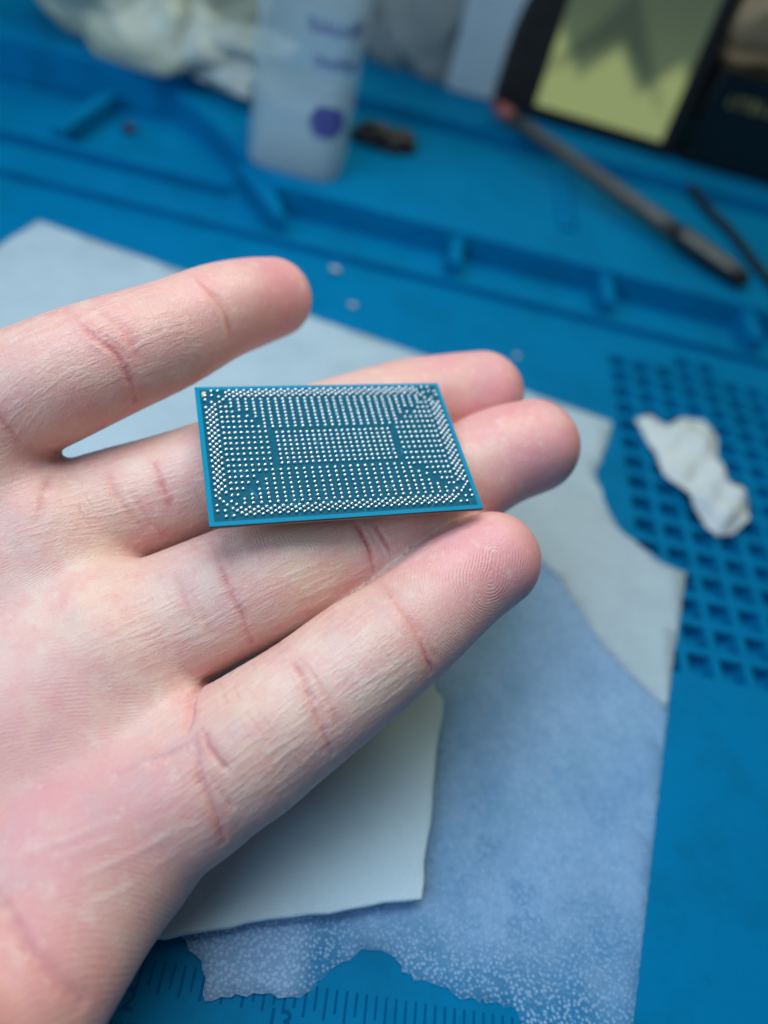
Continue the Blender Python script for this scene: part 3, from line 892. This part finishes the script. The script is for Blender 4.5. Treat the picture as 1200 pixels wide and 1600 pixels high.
# ------------------------------------------------------------------ things on the trays behind
def crumple(name, centre, radii, mat, seed, fold=.28, freq=1.5, sub=5, floor=None, label=None, cat=None):
    bm = bmesh.new(); bmesh.ops.create_icosphere(bm, subdivisions=sub, radius=1)
    r = np.random.default_rng(seed)
    pl = [(Vector(r.normal(size=3)).normalized(), r.uniform(.4, 1.3)*freq*2.2, r.uniform(0, 6.28)) for _ in range(11)]
    for v in bm.verts:
        n = v.co.normalized(); h = 0
        for i, (a, f, p) in enumerate(pl):
            h += (1-abs(math.sin(n.dot(a)*f+p)))**2.2*(1 if i % 2 else -1)*(.6+.4*math.sin(i))
        v.co = n*(1+fold*h*.45)
        v.co = Vector((v.co.x*radii[0]+centre[0], v.co.y*radii[1]+centre[1], v.co.z*radii[2]+centre[2]))
        if floor is not None and v.co.z < floor: v.co.z = floor+(v.co.z-floor)*.03
    o = bm_obj(name, bm, mat, None, True)
    if label: tag(o, label, cat)
    return o
def mat_plastic(name, c, alpha, rough, trans=0.):
    m = N(name); v = m.coord(); f = m.noise(v, .12, 4)
    m.l(m.mix(f, tuple(x*.8 for x in c), c), m.b.inputs['Base Color'])
    m.set(Roughness=rough, Alpha=alpha); m.b.inputs['Transmission Weight'].default_value = trans
    m.l(m.bump(m.noise(v, .3, 4), .6*S), m.b.inputs['Normal'])
    return m.m
M_BAG = mat_plastic('silvery white film', (.70, .72, .58), .55, .07)
M_FILM = mat_plastic('clear crumpled film', (.55, .62, .62), .55, .12)
M_BLACK = plain('black plastic', (.008, .008, .009), .35)
M_DARK = plain('dark brown rubber', (.018, .013, .012), .55)

crumple('plastic_bag', (-108, 234, 36), (38, 26, 26), M_BAG, 3, .5, 1.3, floor=16.3,
        label='crumpled silvery white plastic bag lying left of the bottle on the tray', cat='bag')
crumple('plastic_film', (-74, 226, 24), (24, 15, 11), M_FILM, 8, .55, 1.5, floor=16.3,
        label='low heap of crumpled clear film between the white bag and the bottle', cat='film')
crumple('cloth', (-84, 276, 40), (34, 16, 32), plain('charcoal cloth', (.02, .022, .022), .8), 12, .35, 1.4, floor=16.3,
        label='dark charcoal crumpled cloth behind the bottle and the white bag', cat='cloth')
crumple('plastic_film', (-2, 292, 46), (30, 18, 40), mat_plastic('grey film', (.32, .36, .36), .75, .14), 15, .36, 1.5, floor=16.3,
        label='tall crumpled grey clear film just right of the bottle', cat='film')

# squeeze bottle
def bottle():
    cx, cy, z0, R = -36.0, 187.0, 10.6, 16.6
    root = empty('squeeze_bottle', (cx, cy, z0))
    tag(root, 'translucent white plastic squeeze bottle with purple print standing on the tray', 'bottle')
    m = N('translucent polyethylene'); v = m.coord()
    m.l(m.mix(m.noise(v, .05, 3), (.46, .60, .66), (.56, .68, .73)), m.b.inputs['Base Color'])
    m.set(Roughness=.26, Alpha=.40); m.b.inputs['Subsurface Weight'].default_value = .0
    pe = m.m
    prof = [(0, 2.2), (8, 1.6), (13, .3), (15.5, 0), (R-.5, 1.0), (R, 3), (R, 88), (R-1.5, 97), (12, 105), (8, 110), (8, 116), (0, 116)]
    bm_obj('body', lathe_bm([(r, z+z0) for r, z in prof], 64, cx, cy, 5), pe, root, True)
    q = N('clear liquid'); q.set(Roughness=.05, Alpha=.35); q.b.inputs['Base Color'].default_value = (.45, .55, .60, 1); q.b.inputs['IOR'].default_value = 1.33
    bm_obj('liquid', lathe_bm([(0, z0+3.0), (R-1.6, z0+3.0), (R-1.2, z0+5), (R-1.2, z0+24), (0, z0+24)], 64, cx, cy, 5), q.m, root, True)
    cap = plain('white cap', (.7, .72, .75), .4)
    bm_obj('cap', lathe_bm([(0, z0+116.1), (9.5, z0+116.1), (9.5, z0+128), (4, z0+131), (2, z0+150), (0, z0+150)], 32, cx, cy), cap, root, True)
    ink = plain('purple print', (.05, .055, .24), .5)
    def stroke(a0, a1, z, h):
        n = 6; vv = []; ff = []
        for i in range(n+1):
            a = math.radians(a0+(a1-a0)*i/n)
            k = (R+.05)*squarish(a, 5)
            for dz in (0, h): vv.append((cx+k*math.cos(a), cy+k*math.sin(a), z0+z+dz))
        for i in range(n): ff.append((2*i, 2*i+2, 2*i+3, 2*i+1))
        mesh('print', vv, ff, ink, root, True)
    # unreadable words: rows of letter-sized marks
    r = random.Random(4)
    for z, a0, a1, h in ((46, -88, -24, 5.4), (36.5, -78, -34, 4.2), (28.5, -90, -34, .9)):
        a = a0
        while a < a1:
            wd = r.uniform(4.2, 6.2); hh = h*r.choice((.7, .75, 1.0))
            stroke(a, a+1.5, z, hh)
            if h > 2: stroke(a+1.5, a+wd*.75, z+(r.choice((0, hh*.42, hh*.82))), hh*.2); stroke(a+wd*.72, a+wd*.72+1.2, z, hh*r.choice((.6, 1)))
            a += wd+1.0
    
    for q in range(7):
        zz = 15.5+q*1.45; wq = 17*math.sqrt(max(.1, 1-((q-3)/3.9)**2)); stroke(-58-wq, -58+wq+r.uniform(-2, 2), zz, 1.35)
bottle()

# pale blue translucent box
tag(bm_obj('plastic_box', box_bm(13, 38, 272, 290, 16.2, 110, 1.5), mat_plastic('pale blue plastic', (.50, .62, .70), .85, .25)), 'pale blue translucent box standing between the grey film and the phone', 'box')

# phone; the reflection in its glossy screen is painted as glow
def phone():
    root = empty('smartphone', (79.5, 264, 16.2)); tag(root, 'black smartphone standing upright with a yellow green reflection painted in its screen', 'phone')
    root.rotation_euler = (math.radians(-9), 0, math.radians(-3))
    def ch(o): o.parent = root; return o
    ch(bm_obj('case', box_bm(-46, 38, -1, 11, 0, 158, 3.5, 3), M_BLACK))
    m = N('screen reflection'); v = m.coord(); sx = m.n('ShaderNodeSeparateXYZ'); m.l(v, sx.inputs[0])
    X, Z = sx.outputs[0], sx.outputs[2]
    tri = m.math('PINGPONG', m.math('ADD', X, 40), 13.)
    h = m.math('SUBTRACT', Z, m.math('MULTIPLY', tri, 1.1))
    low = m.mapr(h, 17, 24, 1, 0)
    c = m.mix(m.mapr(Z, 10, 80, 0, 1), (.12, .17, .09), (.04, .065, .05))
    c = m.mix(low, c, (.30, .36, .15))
    # dark pointed shape within the painted reflection
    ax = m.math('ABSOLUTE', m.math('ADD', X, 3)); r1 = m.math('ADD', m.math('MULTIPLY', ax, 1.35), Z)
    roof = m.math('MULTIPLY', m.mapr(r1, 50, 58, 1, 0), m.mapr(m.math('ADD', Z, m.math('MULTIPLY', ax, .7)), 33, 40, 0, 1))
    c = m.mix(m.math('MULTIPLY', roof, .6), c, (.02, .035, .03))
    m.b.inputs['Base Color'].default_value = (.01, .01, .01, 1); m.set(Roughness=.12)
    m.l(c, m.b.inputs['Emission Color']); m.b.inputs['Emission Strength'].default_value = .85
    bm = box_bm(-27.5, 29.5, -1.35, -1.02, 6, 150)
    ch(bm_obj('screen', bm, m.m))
phone()
def blackbox():
    root = empty('black_box', (178, 262, 16.2)); tag(root, 'glossy black box with faint gold lettering at the right behind the phone', 'box')
    bm_obj('body', box_bm(119.5, 250, 262, 312, 16.2, 55, 1.5), plain('gloss black card', (.006, .006, .007), .16), root)
    r = random.Random(9); g = plain('gold lettering', (.42, .30, .12), .4, metal=.6)
    x = 128.
    while x < 200:
        h = r.uniform(3.0, 5.0); wd = r.uniform(1.6, 3.2)
        bm_obj('letter', box_bm(x, x+.9, 261.7, 261.98, 42, 42+h), g, root)
        bm_obj('letter', box_bm(x+.92, x+wd, 261.7, 261.98, 42+h*r.choice((0, .4, .8)), 42+h*r.choice((0, .4, .8))+.9), g, root)
        x += wd+1.3
blackbox()

crumple('plastic_film', (136, 285, 70), (26, 16, 17), mat_plastic('amber reflection film', (.42, .30, .18), .6, .1), 52, .5, 1.4, floor=55.3,  # added film standing in for beige reflections in the black gloss
        label='crumpled amber reflection film on top of the black box, added in place of a beige reflection', cat='film')
# brush pen lying across the terrace edge
def pen():
    a = np.array(at(783, 172, 22.5)); b = np.array(at(1168, 442, 14.6))
    root = empty('brush', tuple((a+b)/2)); tag(root, 'long grey handled brush with black tip lying across the blue trays', 'brush')
    L = lambda t: tuple(a+(b-a)*t)
    bm_obj('handle', tube_bm([L(t) for t in np.linspace(.05, .74, 10)], list(np.linspace(2.7, 3.5, 10)), 16), plain('grey aluminium', (.055, .055, .055), .45, metal=.3), root, True)
    bm_obj('tip', tube_bm([L(t) for t in (.735, .76, .84, .93, .985, 1.0)], [3.6, 3.9, 4.0, 3.7, 3.0, 1.6], 16), M_BLACK, root, True)
    bm_obj('end_cap', tube_bm([L(t) for t in (-.03, 0, .055)], [2.0, 3.0, 2.9], 16), plain('dull red cap', (.22, .05, .06), .45), root, True)
pen()
c0 = [at(1072, 280, 14), at(1105, 325, 13.2), at(1140, 360, 12.6), at(1180, 412, 12.4), at(1230, 470, 12.4)]
tag(bm_obj('cable', tube_bm([tuple(p) for p in catmull(np.array(c0), 5)], 1.7, 10), M_BLACK, None, True), 'thin black cable hanging over the tray edge beside the brush', 'cable')
# dark scrap
ck = crumple('rubber_scrap', (-6.5, 213, 13.6), (11, 6, 5), M_DARK, 31, .6, 1.6, 4, floor=10.6, label='small dark brown scrap lying right of the bottle', cat='scrap')
# crumbs on the mat
M_CRUMB = plain('solder crumb', (.55, .50, .42), .6)
for i, (u, v, r, z, lab) in enumerate([(524, 421, 1.1, 1.3, 'pale crumb in the trough above the little gap between the hand and the bottle'), (551, 477, .9, .1, 'pale crumb on the flat mat just above the white wipe'),
                           (808, 556, .7, .1, 'tiny crumb on the flat mat right of the ring fingertip'), (203, 200, 2.2, 1.3, 'brown crumb inside the left tray below the white bag')]):
    p = at(u, v, z+r*.4)
    crumple('crumb', (p[0], p[1], z+r*.5), (r*1.4, r, r*.6), M_CRUMB if i < 3 else M_DARK, 40+i, .3, 1, 2, label=lab, cat='crumb')
tag(mesh('back_wall', [(-900, 470, -4), (1100, 470, -4), (1100, 470, 900), (-900, 470, 900)], [(0, 1, 2, 3)], plain('dim back wall', (.05, .055, .05), .8)), kind='structure')
